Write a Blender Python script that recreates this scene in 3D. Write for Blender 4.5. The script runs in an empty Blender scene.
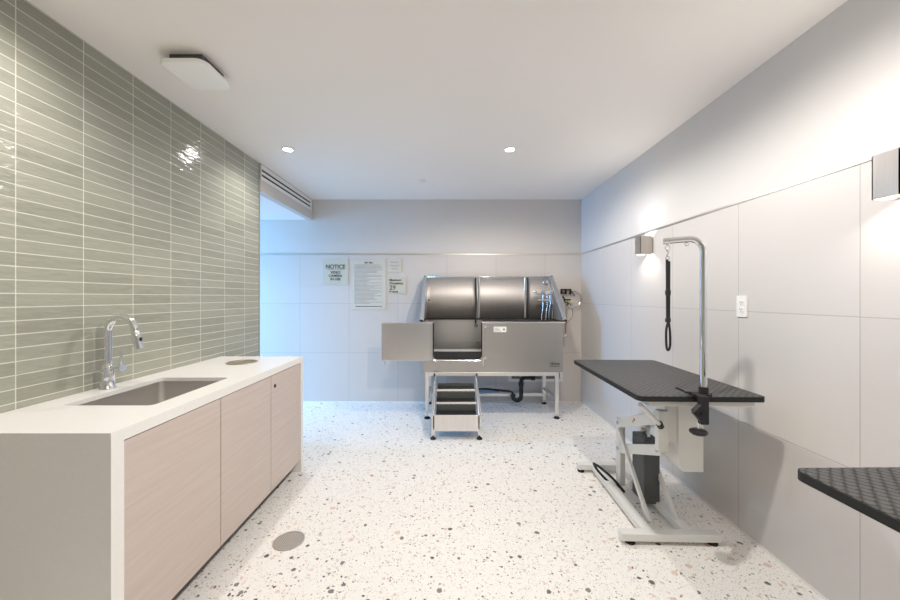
import bpy, bmesh, math, random
from mathutils import Vector, Matrix
random.seed(4)
C = bpy.context.scene.collection
SC = bpy.context.scene
R = math.radians
PI = math.pi

# ------------------------------------------------------------------ materials
def newmat(name):
    m = bpy.data.materials.new(name); m.use_nodes = True
    nt = m.node_tree
    return m, nt, nt.nodes['Principled BSDF']
def simple(name, col, rough=.5, metal=0, coat=0, emit=None, es=0):
    m, nt, b = newmat(name)
    b.inputs['Base Color'].default_value = (*col, 1)
    b.inputs['Roughness'].default_value = rough
    b.inputs['Metallic'].default_value = metal
    b.inputs['Coat Weight'].default_value = coat
    if emit:
        b.inputs['Emission Color'].default_value = (*emit, 1)
        b.inputs['Emission Strength'].default_value = es
    return m
def N(nt, t, **kw):
    n = nt.nodes.new(t)
    for k, v in kw.items(): setattr(n, k, v)
    return n
def L(nt, a, b): nt.links.new(a, b)
def math_n(nt, op, a, b=None, c=None):
    n = N(nt, 'ShaderNodeMath', operation=op)
    for i, v in enumerate((a, b, c)):
        if v is None: continue
        if isinstance(v, (int, float)): n.inputs[i].default_value = v
        else: L(nt, v, n.inputs[i])
    return n.outputs[0]
def mixc(nt, f, a, b):
    n = N(nt, 'ShaderNodeMix', data_type='RGBA')
    if isinstance(f, (int, float)): n.inputs[0].default_value = f
    else: L(nt, f, n.inputs[0])
    for i, v in ((6, a), (7, b)):
        if isinstance(v, tuple): n.inputs[i].default_value = (*v, 1)
        else: L(nt, v, n.inputs[i])
    return n.outputs[2]
def wcoord(nt, order, off=(0, 0)):
    """object-space coordinates (objects of the shell sit at the origin): order 'YZ' -> (Y+off0, Z+off1, 0)"""
    tc = N(nt, 'ShaderNodeTexCoord'); s = N(nt, 'ShaderNodeSeparateXYZ'); L(nt, tc.outputs['Object'], s.inputs[0])
    c = N(nt, 'ShaderNodeCombineXYZ')
    for i, ch in enumerate(order):
        L(nt, math_n(nt, 'ADD', s.outputs['XYZ'.index(ch)], off[i]), c.inputs[i])
    return c.outputs[0]
def noise(nt, vec, scale, detail=3, rough=.5):
    n = N(nt, 'ShaderNodeTexNoise'); n.inputs['Scale'].default_value = scale
    n.inputs['Detail'].default_value = detail; n.inputs['Roughness'].default_value = rough
    if vec is not None: L(nt, vec, n.inputs['Vector'])
    return n
def scaled(nt, vec, s):
    n = N(nt, 'ShaderNodeVectorMath', operation='MULTIPLY'); L(nt, vec, n.inputs[0]); n.inputs[1].default_value = s
    return n.outputs[0]
def bump(nt, h, b, strength, dist, prev=None):
    n = N(nt, 'ShaderNodeBump'); n.inputs['Strength'].default_value = strength; n.inputs['Distance'].default_value = dist
    L(nt, h, n.inputs['Height'])
    if prev is not None: L(nt, prev, n.inputs['Normal'])
    L(nt, n.outputs[0], b.inputs['Normal'])
    return n.outputs[0]
def ramp(nt, f, stops):
    n = N(nt, 'ShaderNodeValToRGB'); L(nt, f, n.inputs[0])
    e = n.color_ramp.elements
    while len(e) < len(stops): e.new(.5)
    for x, (p, c) in zip(e, stops): x.position = p; x.color = (*c, 1)
    return n.outputs[0]

def brickgrid(nt, vec, w, h, mortar, c1, c2, cm, smooth=.1):
    br = N(nt, 'ShaderNodeTexBrick'); br.offset = 0; br.squash = 1
    L(nt, vec, br.inputs['Vector']); br.inputs['Scale'].default_value = 1
    br.inputs['Color1'].default_value = (*c1, 1); br.inputs['Color2'].default_value = (*c2, 1); br.inputs['Mortar'].default_value = (*cm, 1)
    br.inputs['Brick Width'].default_value = w; br.inputs['Row Height'].default_value = h
    br.inputs['Mortar Size'].default_value = mortar; br.inputs['Mortar Smooth'].default_value = smooth
    return br
def green_tile():
    m, nt, b = newmat('sage_glazed_tile')
    v = wcoord(nt, 'YZ', (-3.173 + .278*20, -.915 + .0562*20))
    br = brickgrid(nt, v, .278, .0562, .0022, (.215, .218, .178), (.30, .302, .25), (.60, .58, .50))
    nz = noise(nt, scaled(nt, v, (4, 14, 1)), 3, 4, .6)
    cl = mixc(nt, math_n(nt, 'MULTIPLY', nz.outputs[0], .6), br.outputs['Color'], (.36, .375, .30))
    col = mixc(nt, br.outputs['Fac'], cl, (.60, .58, .50))
    L(nt, col, b.inputs['Base Color'])
    L(nt, math_n(nt, 'MULTIPLY_ADD', br.outputs['Fac'], .5, .12), b.inputs['Roughness'])
    nb = noise(nt, scaled(nt, v, (5, 16, 1)), 2.2, 2)
    p = bump(nt, nb.outputs[0], b, .5, .008)
    bump(nt, math_n(nt, 'SUBTRACT', 1, br.outputs['Fac']), b, .6, .002, p)
    return m
def large_tile(name, order, off, col=(.60, .58, .57)):
    m, nt, b = newmat(name)
    v = wcoord(nt, order, off)
    br = brickgrid(nt, v, .63, .634, .0022, col, tuple(c*.965 for c in col), tuple(c*.58 for c in col), .3)
    # linen like fine striping of the porcelain
    nz = noise(nt, scaled(nt, v, (3, 120, 1)), 1.5, 3)
    c = mixc(nt, math_n(nt, 'MULTIPLY', nz.outputs[0], .22), br.outputs['Color'], tuple(c*1.15 for c in col))
    L(nt, c, b.inputs['Base Color']); b.inputs['Roughness'].default_value = .32
    bump(nt, math_n(nt, 'SUBTRACT', 1, br.outputs['Fac']), b, .35, .0015)
    return m
def terrazzo():
    m, nt, b = newmat('white_terrazzo')
    v = wcoord(nt, 'XY', (10, 10))
    wob = noise(nt, v, 60, 2)
    wv = N(nt, 'ShaderNodeVectorMath', operation='SCALE'); L(nt, wob.outputs['Color'], wv.inputs[0]); wv.inputs['Scale'].default_value = .016
    ad = N(nt, 'ShaderNodeVectorMath', operation='ADD'); L(nt, v, ad.inputs[0]); L(nt, wv.outputs[0], ad.inputs[1])
    v = ad.outputs[0]
    base = mixc(nt, noise(nt, v, 30, 4).outputs[0], (.80, .775, .735), (.88, .86, .825))
    def chips(base, scale, keep, size, colA, colB, shift):
        sh = N(nt, 'ShaderNodeVectorMath', operation='ADD'); L(nt, v, sh.inputs[0]); sh.inputs[1].default_value = (shift, shift*.7, 0)
        vo = N(nt, 'ShaderNodeTexVoronoi', voronoi_dimensions='2D', feature='F1'); vo.inputs['Scale'].default_value = scale
        L(nt, sh.outputs[0], vo.inputs['Vector'])
        s = N(nt, 'ShaderNodeSeparateColor'); L(nt, vo.outputs['Color'], s.inputs[0])
        sel = math_n(nt, 'LESS_THAN', s.outputs[0], keep)
        rad = math_n(nt, 'MULTIPLY_ADD', s.outputs[1], size*.75, size*.3)
        ins = math_n(nt, 'LESS_THAN', vo.outputs['Distance'], rad)
        cc = mixc(nt, s.outputs[2], colA, colB)
        return mixc(nt, math_n(nt, 'MULTIPLY', sel, ins), base, cc)
    c = chips(base, 170, .16, .42, (.42, .40, .37), (.62, .56, .50), 3)
    c = chips(c, 95, .12, .36, (.40, .30, .26), (.66, .56, .50), 7)
    c = chips(c, 38, .08, .38, (.70, .55, .49), (.66, .53, .46), 5)
    c = chips(c, 20, .05, .34, (.68, .50, .44), (.72, .56, .50), 5.5)
    c = chips(c, 80, .12, .30, (.10, .10, .10), (.42, .41, .39), 11)
    c = chips(c, 46, .08, .30, (.05, .055, .06), (.26, .26, .25), 13)
    c = chips(c, 22, .075, .30, (.06, .07, .075), (.20, .20, .19), 17)
    L(nt, c, b.inputs['Base Color']); b.inputs['Roughness'].default_value = .42
    b.inputs['Specular IOR Level'].default_value = .35
    return m
def wood():
    m, nt, b = newmat('pale_oak_laminate')
    v = wcoord(nt, 'YZ')
    a = noise(nt, scaled(nt, v, (1.6, 34, 1)), 1.6, 6, .62)
    bb = noise(nt, scaled(nt, v, (6, 260, 1)), 1.2, 3, .6)
    c = mixc(nt, a.outputs[0], (.44, .355, .315), (.66, .57, .52))
    c = mixc(nt, math_n(nt, 'MULTIPLY', bb.outputs[0], .4), c, (.47, .385, .345))
    L(nt, c, b.inputs['Base Color']); b.inputs['Roughness'].default_value = .5
    bump(nt, bb.outputs[0], b, .08, .001)
    return m
def quartz(name, k=1):
    m, nt, b = newmat(name)
    tc = N(nt, 'ShaderNodeTexCoord')
    n1 = noise(nt, tc.outputs['Object'], 7, 7, .65)
    vein = math_n(nt, 'LESS_THAN', math_n(nt, 'ABSOLUTE', math_n(nt, 'SUBTRACT', n1.outputs[0], .5)), .0035)
    n2 = noise(nt, tc.outputs['Object'], 160, 2)
    c = mixc(nt, n2.outputs[0], (.78*k, .765*k, .735*k), (.84*k, .82*k, .79*k))
    c = mixc(nt, math_n(nt, 'MULTIPLY', vein, .3), c, (.95*k, .94*k, .92*k))
    L(nt, c, b.inputs['Base Color']); b.inputs['Roughness'].default_value = .3
    return m
def brushed(name, col=(.60, .585, .565), rough=.27, axis=(2, 2, 160), var=.06, bmp=.015, big_=.12):
    m, nt, b = newmat(name)
    tc = N(nt, 'ShaderNodeTexCoord')
    n1 = noise(nt, scaled(nt, tc.outputs['Object'], axis), 1.4, 4, .6)
    c = mixc(nt, n1.outputs[0], tuple(x*.9 for x in col), tuple(min(1, x*1.1) for x in col))
    L(nt, c, b.inputs['Base Color']); b.inputs['Metallic'].default_value = 1
    L(nt, math_n(nt, 'MULTIPLY_ADD', n1.outputs[0], var, rough-var/2), b.inputs['Roughness'])
    big = noise(nt, tc.outputs['Object'], 1.7, 1)
    p = bump(nt, big.outputs[0], b, big_, .02)
    bump(nt, n1.outputs[0], b, bmp, .001, p)
    return m
def rubber_pattern():
    m, nt, b = newmat('black_studded_rubber')
    tc = N(nt, 'ShaderNodeTexCoord'); s = N(nt, 'ShaderNodeSeparateXYZ'); L(nt, tc.outputs['Object'], s.inputs[0])
    k = PI/.034
    u = math_n(nt, 'MULTIPLY', math_n(nt, 'ADD', s.outputs[0], s.outputs[1]), k)
    w = math_n(nt, 'MULTIPLY', math_n(nt, 'SUBTRACT', s.outputs[0], s.outputs[1]), k)
    h = math_n(nt, 'MULTIPLY', math_n(nt, 'SINE', u), math_n(nt, 'SINE', w))
    h2 = math_n(nt, 'SMOOTH_MIN', math_n(nt, 'ABSOLUTE', h), .55, .2)
    c = mixc(nt, h2, (.010, .010, .0105), (.105, .105, .105))
    L(nt, c, b.inputs['Base Color']); b.inputs['Roughness'].default_value = .5; b.inputs['Specular IOR Level'].default_value = .3
    bump(nt, h2, b, 1.0, .006)
    return m
def paint(name, col, rough=.6):
    m, nt, b = newmat(name)
    tc = N(nt, 'ShaderNodeTexCoord')
    n1 = noise(nt, tc.outputs['Object'], 1.1, 2)
    c = mixc(nt, n1.outputs[0], tuple(x*.985 for x in col), tuple(min(1, x*1.015) for x in col))
    L(nt, c, b.inputs['Base Color']); b.inputs['Roughness'].default_value = rough
    n2 = noise(nt, tc.outputs['Object'], 260, 2); bump(nt, n2.outputs[0], b, .05, .001)
    return m

M = dict(
    green=green_tile(), floor=terrazzo(), wood=wood(), quartz=quartz('white_quartz'),
    tile_r=large_tile('grey_porcelain_right', 'YZ', (-1.49+.63*20, .634*20), (.58, .555, .54)),
    tile_b=large_tile('grey_porcelain_back', 'XZ', (.694-.012+.63*20, .634*20), (.575, .525, .485)),
    front=paint('front_wall_paint', (.52, .56, .62)), wall=paint('wall_paint', (.63, .615, .605)), wall_b=paint('back_wall_paint', (.61, .565, .525)),  # unseen front wall toned cool and dark so its bounce greys the counter end
    ceil=paint('ceiling_paint', (.92, .875, .84)),
    white=simple('white_plastic', (.82, .81, .79), .35), enamel=simple('cream_white_enamel', (.70, .695, .665), .35),
    trimm=simple('satin_nickel_trim', (.62, .58, .52), .35, 1),
    steel=brushed('brushed_steel_vertical', (.52, .48, .45), .55, (90, 90, 1.5), .05, .004, .03), steelh=brushed('brushed_steel_horizontal', (.47, .45, .43), .34, big_=.05),
    steeld=brushed('door_steel', (.62, .61, .60), .26, (90, 90, 1.5), .05, .004, .12),
    bright=brushed('bright_steel', (.78, .76, .74), .22, (60, 60, 3), .05, .02),
    frame=brushed('satin_frame_steel', (.80, .775, .745), .4, (40, 40, 3), .05, .02),
    sink=brushed('sink_steel', (.62, .59, .56), .42, (4, 90, 90), .08, .05),
    chrome=simple('chrome', (.80, .81, .82), .06, 1), dchrome=simple('dark_chrome', (.45, .47, .5), .12, 1),
    black=simple('black_plastic', (.018, .018, .02), .4), rubber=simple('black_rubber', (.016, .017, .017), .75),
    mat=rubber_pattern(), dgrey=simple('dark_grey_housing', (.06, .065, .065), .5),
    nick=brushed('sconce_nickel', (.50, .455, .415), .36, (50, 50, 2), .06, .03),
    sign=simple('sage_cream_sign', (.52, .50, .40), .6), sign2=simple('cream_sign', (.57, .53, .45), .6), white2=simple('bright_white_cover', (.93, .92, .91), .4),
    ink=simple('dark_ink', (.05, .052, .05), .6), ink2=simple('grey_ink', (.22, .22, .20), .6),
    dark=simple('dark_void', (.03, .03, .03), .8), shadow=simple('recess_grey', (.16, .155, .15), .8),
    brass=simple('brass', (.65, .45, .2), .3, 1), copper=simple('copper', (.62, .38, .26), .35, 1),
    yellow=simple('yellow_plastic', (.75, .55, .05), .4), red=simple('red_print', (.6, .08, .04), .5),
    green_p=simple('green_print', (.25, .5, .1), .5), blue=simple('blue_vinyl', (.08, .22, .45), .35),
    grout=simple('toe_kick', (.12, .11, .105), .6), ringst=brushed('ring_steel', (.62, .52, .38), .3),
    caul=simple('white_caulk', (.75, .74, .72), .6),
    lens=simple('downlight_lens', (1, 1, 1), .5, 0, 0, (1, .95, .87), 30),
    sinc=simple('sconce_lens', (1, 1, 1), .5, 0, 0, (1, .93, .84), 14),
)
for k_ in ('rubber', 'black', 'dark'): M[k_].node_tree.nodes['Principled BSDF'].inputs['Specular IOR Level'].default_value = .2
def glassmat():
    m = bpy.data.materials.new('window_glass'); m.use_nodes = True; nt = m.node_tree; nt.nodes.clear()
    o = N(nt, 'ShaderNodeOutputMaterial'); t = N(nt, 'ShaderNodeBsdfTransparent'); g = N(nt, 'ShaderNodeBsdfGlossy'); g.inputs['Roughness'].default_value = .03
    mx = N(nt, 'ShaderNodeMixShader'); mx.inputs[0].default_value = .08
    L(nt, t.outputs[0], mx.inputs[1]); L(nt, g.outputs[0], mx.inputs[2]); L(nt, mx.outputs[0], o.inputs[0]); return m
M['glass'] = glassmat()
def drain_mat():
    m, nt, b = newmat('drain_grate')
    tc = N(nt, 'ShaderNodeTexCoord'); s = N(nt, 'ShaderNodeSeparateXYZ'); L(nt, tc.outputs['Object'], s.inputs[0])
    u = math_n(nt, 'SINE', math_n(nt, 'MULTIPLY', s.outputs[0], 520)); w = math_n(nt, 'SINE', math_n(nt, 'MULTIPLY', s.outputs[1], 520))
    f = math_n(nt, 'GREATER_THAN', math_n(nt, 'MULTIPLY', u, w), .25)
    L(nt, mixc(nt, f, (.60, .56, .50), (.22, .20, .18)), b.inputs['Base Color']); b.inputs['Metallic'].default_value = .7; b.inputs['Roughness'].default_value = .4
    return m
M['grate'] = drain_mat()

# ------------------------------------------------------------------ mesh building
class MB:
    def __init__(s): s.bm = bmesh.new()
    def box(s, lo, hi, mat=None, bev=0):
        r = bmesh.ops.create_cube(s.bm, size=1)
        vs = r['verts']
        c = [(a+b)/2 for a, b in zip(lo, hi)]; d = [abs(b-a) for a, b in zip(lo, hi)]
        for v in vs: v.co = Vector((v.co.x*d[0]+c[0], v.co.y*d[1]+c[1], v.co.z*d[2]+c[2]))
        if bev:
            es = list({e for v in vs for e in v.link_edges})
            rr = bmesh.ops.bevel(s.bm, geom=es, offset=bev, segments=2, affect='EDGES', profile=.5)
            vs = list({v for f in rr['faces'] for v in f.verts} | {v for v in vs if v.is_valid})
        if mat is not None: bmesh.ops.transform(s.bm, matrix=mat, verts=vs)
        return s
    def bar(s, a, b, w, h, up=(0, 0, 1), bev=0):
        """rectangular bar from a to b; w across, h along 'up'"""
        a, b = Vector(a), Vector(b); d = b-a; ln = d.length; x = d.normalized(); u = Vector(up)
        y = u.cross(x).normalized(); z = x.cross(y)
        m = Matrix((x, y, z)).transposed().to_4x4(); m.translation = (a+b)/2
        return s.box((-ln/2, -w/2, -h/2), (ln/2, w/2, h/2), m, bev)
    def tube(s, pts, r, n=12, caps=True):
        pts = [Vector(p) for p in pts]; rs = r if isinstance(r, (list, tuple)) else [r]*len(pts)
        ref = None; rings = []
        for i, p in enumerate(pts):
            t = (pts[min(i+1, len(pts)-1)]-pts[max(i-1, 0)]).normalized()
            if ref is None:
                ref = Vector((0, 0, 1)) if abs(t.z) < .9 else Vector((1, 0, 0))
            u = (ref - t*ref.dot(t)).normalized(); ref = u; w = t.cross(u)
            rings.append([s.bm.verts.new(p+(u*math.cos(2*PI*k/n)+w*math.sin(2*PI*k/n))*rs[i]) for k in range(n)])
        for a, b in zip(rings, rings[1:]):
            for k in range(n):
                f = s.bm.faces.new((a[k], a[(k+1) % n], b[(k+1) % n], b[k])); f.smooth = True
        if caps:
            s.bm.faces.new(rings[0][::-1]); s.bm.faces.new(rings[-1])
        return s
    def cyl(s, a, b, r, n=24, r2=None): return s.tube([a, b], [r, r2 if r2 is not None else r], n)
    def lathe(s, prof, o=(0, 0, 0), axis='z', n=32):
        o = Vector(o); rings = []
        for r, h in prof:
            ring = []
            for k in range(n):
                c, q = math.cos(2*PI*k/n)*r, math.sin(2*PI*k/n)*r
                v = {'z': (c, q, h), 'y': (c, h, -q), 'x': (h, c, q)}[axis]
                ring.append(s.bm.verts.new(o+Vector(v)))
            rings.append(ring)
        for a, b in zip(rings, rings[1:]):
            for k in range(n):
                f = s.bm.faces.new((a[k], a[(k+1) % n], b[(k+1) % n], b[k])); f.smooth = True
        if prof[0][0] > 1e-6: s.bm.faces.new(rings[0][::-1])
        if prof[-1][0] > 1e-6: s.bm.faces.new(rings[-1])
        return s
    def ball(s, c, r, sc=(1, 1, 1)):
        q = bmesh.ops.create_uvsphere(s.bm, u_segments=20, v_segments=12, radius=r)
        for v in q['verts']:
            v.co = Vector((v.co.x*sc[0], v.co.y*sc[1], v.co.z*sc[2]))+Vector(c)
            for f in v.link_faces: f.smooth = True
        return s
    def torus(s, c, R_, r, axis='z', n=40, a0=0, a1=2*PI):
        c = Vector(c); full = abs(a1-a0-2*PI) < 1e-6; pts = []
        for k in range(n+1):
            t = a0+(a1-a0)*k/n; x, y = math.cos(t)*R_, math.sin(t)*R_
            pts.append(c+Vector({'z': (x, y, 0), 'y': (x, 0, y), 'x': (0, x, y)}[axis]))
        return s.tube(pts, r, 8, not full)
    def prism(s, pts, d):
        """pts: 3d outline, d: extrusion vector"""
        d = Vector(d); a = [s.bm.verts.new(Vector(p)) for p in pts]; b = [s.bm.verts.new(Vector(p)+d) for p in pts]
        s.bm.faces.new(a[::-1]); s.bm.faces.new(b)
        for k in range(len(pts)):
            s.bm.faces.new((a[k], a[(k+1) % len(pts)], b[(k+1) % len(pts)], b[k]))
        return s
    def plate(s, outer, holes, lo, hi, mp):
        """flat plate with holes: 2d outlines, mp(x, y, t)->3d, t from lo to hi"""
        cu = bpy.data.curves.new('tmp', 'CURVE'); cu.dimensions = '2D'; cu.fill_mode = 'BOTH'; cu.extrude = .5
        for ol in [outer]+holes:
            sp = cu.splines.new('POLY'); sp.points.add(len(ol)-1); sp.use_cyclic_u = True
            for p, q in zip(sp.points, ol): p.co = (q[0], q[1], 0, 1)
        o = bpy.data.objects.new('tmp', cu); C.objects.link(o)
        dg = bpy.context.evaluated_depsgraph_get(); me = bpy.data.meshes.new_from_object(o.evaluated_get(dg))
        bpy.data.objects.remove(o); bpy.data.curves.remove(cu)
        for p_ in me.polygons: p_.use_smooth = False
        n0 = len(s.bm.verts); s.bm.from_mesh(me); bpy.data.meshes.remove(me)
        s.bm.verts.ensure_lookup_table()
        for v in list(s.bm.verts)[n0:]: v.co = Vector(mp(v.co.x, v.co.y, lo+(v.co.z+.5)*(hi-lo)))
        return s
    def build(s, name, mat, parent=None, bevel=0, smooth=None, base=None):
        bmesh.ops.remove_doubles(s.bm, verts=s.bm.verts, dist=1e-6)
        bmesh.ops.recalc_face_normals(s.bm, faces=s.bm.faces)
        org = Vector(base) if base is not None else None
        if org is not None: bmesh.ops.translate(s.bm, verts=s.bm.verts, vec=-org)
        for e_ in s.bm.edges:
            if len(e_.link_faces) == 2 and e_.calc_face_angle(0) > R(35): e_.smooth = False
        me = bpy.data.meshes.new(name); s.bm.to_mesh(me); s.bm.free()
        me.materials.append(mat)
        o = bpy.data.objects.new(name, me); C.objects.link(o)
        if org is not None: o.location = org
        if parent is not None:
            o.parent = parent
            if parent.type == 'EMPTY' or True:
                o.matrix_parent_inverse = Matrix.Identity(4)
                w = Vector((0, 0, 0)); q = parent
                while q is not None: w += q.location; q = q.parent
                o.location = (org if org is not None else Vector((0, 0, 0)))-w
        if bevel:
            b = o.modifiers.new('b', 'BEVEL'); b.width = bevel; b.segments = 2; b.limit_method = 'ANGLE'; b.angle_limit = R(50)
        return o
def tag(o, label=None, cat=None, group=None, kind=None):
    for k, v in (('label', label), ('category', cat), ('group', group), ('kind', kind)):
        if v: o[k] = v
    return o
def thing(name, loc, label, cat, group=None):
    o = bpy.data.objects.new(name, None); o.location = loc; o.empty_display_size = .05; C.objects.link(o)
    return tag(o, label, cat, group)
def struct(o): o['kind'] = 'structure'; return o
def copy_tree(o, parent=None):
    c = o.copy(); C.objects.link(c); c.parent = parent
    for ch in list(o.children): copy_tree(ch, c)
    return c
def text_mb(mb, body, size, x, z, y, bold=0, align='LEFT', sx=1):
    """letters standing in the XZ plane, read from -Y"""
    cu = bpy.data.curves.new('t', 'FONT'); cu.body = body; cu.size = size; cu.align_x = align; cu.extrude = .0006/1; cu.offset = bold
    o = bpy.data.objects.new('t', cu); C.objects.link(o)
    dg = bpy.context.evaluated_depsgraph_get(); me = bpy.data.meshes.new_from_object(o.evaluated_get(dg))
    bpy.data.objects.remove(o); bpy.data.curves.remove(cu)
    n0 = len(mb.bm.verts); mb.bm.from_mesh(me); bpy.data.meshes.remove(me)
    for v in list(mb.bm.verts)[n0:]: v.co = Vector((x+v.co.x*sx, y+v.co.z, z+v.co.y))
def rrect(x0, y0, x1, y1, r, n=6):
    p = []
    for cx, cy, a in ((x1-r, y1-r, 0), (x0+r, y1-r, 90), (x0+r, y0+r, 180), (x1-r, y0+r, 270)):
        for k in range(n+1):
            t = R(a+90*k/n); p.append((cx+math.cos(t)*r, cy+math.sin(t)*r))
    return p
def circ(cx, cy, r, n=40): return [(cx+math.cos(2*PI*k/n)*r, cy+math.sin(2*PI*k/n)*r) for k in range(n)]
def arc3(c, r, a0, a1, u, v, n=10):
    c, u, v = Vector(c), Vector(u), Vector(v)
    return [c+u*math.cos(a0+(a1-a0)*k/n)*r+v*math.sin(a0+(a1-a0)*k/n)*r for k in range(n+1)]

# ------------------------------------------------------------------ camera
EY = 1.35; F = 365.
cam = bpy.data.cameras.new('camera'); cam.lens = 36*F/900; cam.sensor_width = 36
cam.shift_x = -1/900; cam.shift_y = -3/900; cam.clip_start = .02
co = bpy.data.objects.new('camera', cam); co.location = (0, 0, EY); co.rotation_euler = (R(90), 0, 0); C.objects.link(co)
SC.camera = co

# ------------------------------------------------------------------ room shell
XL, XR, YB, H, YF = -1.795, 1.67, 4.69, 2.605, -2.2
YT = 3.42            # far end of the green tiled wall
AX, AH = -4.6, 2.34  # alcove behind the tiled wall
struct(MB().box((AX-.1, YF-.1, -.1), (XR+.1, YB+.1, 0)).build('floor', M['floor']))
struct(MB().box((XL-.14, YF-.1, H), (XR+.1, YB+.1, H+.1)).build('ceiling', M['ceil']))
struct(MB().box((XL-.14, YF, 0), (XL, YT, H)).build('wall_left', M['green']))
wr = struct(MB().box((XR+.008, YF, 0), (XR+.1, YB+.1, H)).build('wall_right', M['wall']))
MB().box((XR, YF, .004), (XR+.0081, YB, 1.895)).build('tile_cladding', M['tile_r'], wr)
wb = struct(MB().box((AX-.1, YB+.008, 0), (XR+.1, YB+.1, H)).build('wall_back', M['wall_b']))
MB().box((AX, YB, .004), (XR, YB+.0081, 1.895)).build('tile_cladding', M['tile_b'], wb)
struct(MB().box((XL-.14, YF-.1, 0), (XR+.1, YF, H)).build('wall_front', M['front']))
struct(MB().box((XR-.004, YF, 1.893), (XR+.008, YB, 1.905)).build('trim_1', M['trimm']))
struct(MB().box((AX, YB-.004, 1.893), (XR-.004, YB+.008, 1.905)).build('trim_2', M['trimm']))
struct(MB().box((XR-.006, YF, 0), (XR, YB-.006, .012)).build('baseboard_right', M['caul']))
struct(MB().box((AX, YB-.006, 0), (XR, YB, .012)).build('baseboard_back', M['caul']))
struct(MB().box((XL, YT-.008, .0), (XL+.004, YT+.003, H)).build('trim_3', M['trimm']))
# alcove to the left, beyond the tiled wall, with its window
struct(MB().box((AX, YT-.2, AH), (-1.85, YB, AH+.1)).build('ceiling_alcove', M['ceil']))
struct(MB().box((-1.85, YT, AH), (-1.782, YB+.005, H)).build('wall_bulkhead', M['wall_b']))
struct(MB().box((AX, YT-.3, 0), (XL-.14, YT-.2, H)).build('wall_alcove', M['wall']))
struct(MB().plate([(YT-.2, 0), (YB, 0), (YB, H), (YT-.2, H)], [[(YT-.0, .25), (YB-.12, .25), (YB-.12, 2.2), (YT, 2.2)]], AX-.1, AX, lambda x, y, t: (t, x, y)).build('wall_window', M['wall']))
w = struct(MB().plate([(YT, .25), (YB-.12, .25), (YB-.12, 2.2), (YT, 2.2)], [[(YT+.05, .3), (YB-.17, .3), (YB-.17, 2.15), (YT+.05, 2.15)]], AX-.08, AX-.02, lambda x, y, t: (t, x, y)).build('window_1', M['white']))
MB().box((AX-.055, YT+.04, .29), (AX-.05, YB-.16, 2.16)).build('pane', M['glass'], w)

# ------------------------------------------------------------------ ceiling fittings
def downlight(x, y, label):
    t = thing('recessed_downlight', (x, y, H), label, 'downlight', 'recessed ceiling downlights')
    MB().lathe([(.042, -.001), (.052, -.004), (.05, -.007), (.038, -.006), (.036, -.001)], (x, y, H), n=32).build('trim_ring', M['white'], t)
    MB().lathe([(.0, -.0045), (.037, -.0045), (.037, -.002), (0, -.002)], (x, y, H), n=32).build('lens', M['lens'], t)
    return t
downlight(-1.385, 3.1, 'small recessed ceiling downlight near green tiled wall')
downlight(.5, 3.1, 'small recessed ceiling downlight in front of the steel tub, right of the other')
def spot(name, loc, energy, col, size, blend=.4, r=.04, rot=(0, 0, 0)):
    l = bpy.data.lights.new(name, 'SPOT'); l.energy = energy; l.color = col; l.spot_size = R(size); l.spot_blend = blend; l.shadow_soft_size = r
    o = bpy.data.objects.new(name, l); o.location = loc; o.rotation_euler = rot; C.objects.link(o); return o
WARM = (1, .94, .87)
for x, y, e in ((-1.385, 3.1, 24), (.5, 3.1, 54), (-1.385, 1.31, 34), (.5, 1.3, 78), (1.0, -.9, 24)):  # last one is an unseen fill lamp added behind the camera
    spot('downlight_and_fill_lamp', (x, y, H-.03), e, WARM, 172 if x > 0 else 155, .45 if x > 0 else .9, .035)
t = thing('ceiling_fixture', (-1.37, 1.97, H), 'white rounded square fixture under the ceiling with a dark gap behind', 'ceiling fixture')
MB().box((-1.455, 1.885, H-.051), (-1.285, 2.06, H-.001)).build('mounting_plate', M['dgrey'], t)
mb = MB()
zz = [(.0, 1), (.012, 1), (.018, .97), (.022, .88), (.024, .8)]
def ringpts(k): return rrect(-.122*k, -.13*k, .122*k, .13*k, .05*k)
rings = [[mb.bm.verts.new((-1.37+p[0], 1.97+p[1], H-.05-h)) for p in ringpts(k)] for h, k in zz]
mb.bm.faces.new(rings[0]); mb.bm.faces.new(rings[-1][::-1])
for a, b in zip(rings, rings[1:]):
    for k in range(len(a)):
        f = mb.bm.faces.new((a[k], a[(k+1) % len(a)], b[(k+1) % len(a)], b[k])); f.smooth = True
mb.build('cover', M['white2'], t)
MB().tube([(-1.43, 1.88, H-.035), (-1.34, 1.88, H-.035)], .006).tube([(-1.462, 1.878, H-.049), (-1.462, 1.878, H-.03)], .008).build('spring_clip', M['chrome'], t)
t = thing('sprinkler_cap', (-.31, 3.93, H), 'small round white sprinkler cap on the ceiling', 'sprinkler')
MB().lathe([(0, 0), (.045, 0), (.047, -.004), (.035, -.007), (0, -.007)], (-.31, 3.93, H-.001)).build('escutcheon', M['white'], t)
MB().lathe([(0, 0), (.028, 0), (.028, -.012), (.02, -.015), (0, -.015)], (-.31, 3.93, H-.007)).build('cap', M['white'], t)
# linear air diffuser on the bulkhead
xv = -1.782
t = thing('linear_air_diffuser', (xv, 4.0, 2.52), 'long white linear air diffuser with two black slots on the bulkhead', 'air vent')
MB().plate([(YT+.0, 2.452), (YB-.04, 2.452), (YB-.04, 2.588), (YT+.0, 2.588)],
           [[(YT+.003, 2.483), (YB-.075, 2.483), (YB-.075, 2.505), (YT+.003, 2.505)], [(YT+.003, 2.530), (YB-.075, 2.530), (YB-.075, 2.552), (YT+.003, 2.552)]],
           xv, xv+.008, lambda x, y, t: (t, x, y)).build('frame', M['white'], t)
for z in (2.494, 2.541): MB().box((xv+.0, YT+.003, z-.011), (xv+.002, YB-.075, z+.011)).build('slot', M['dark'], t)

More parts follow.
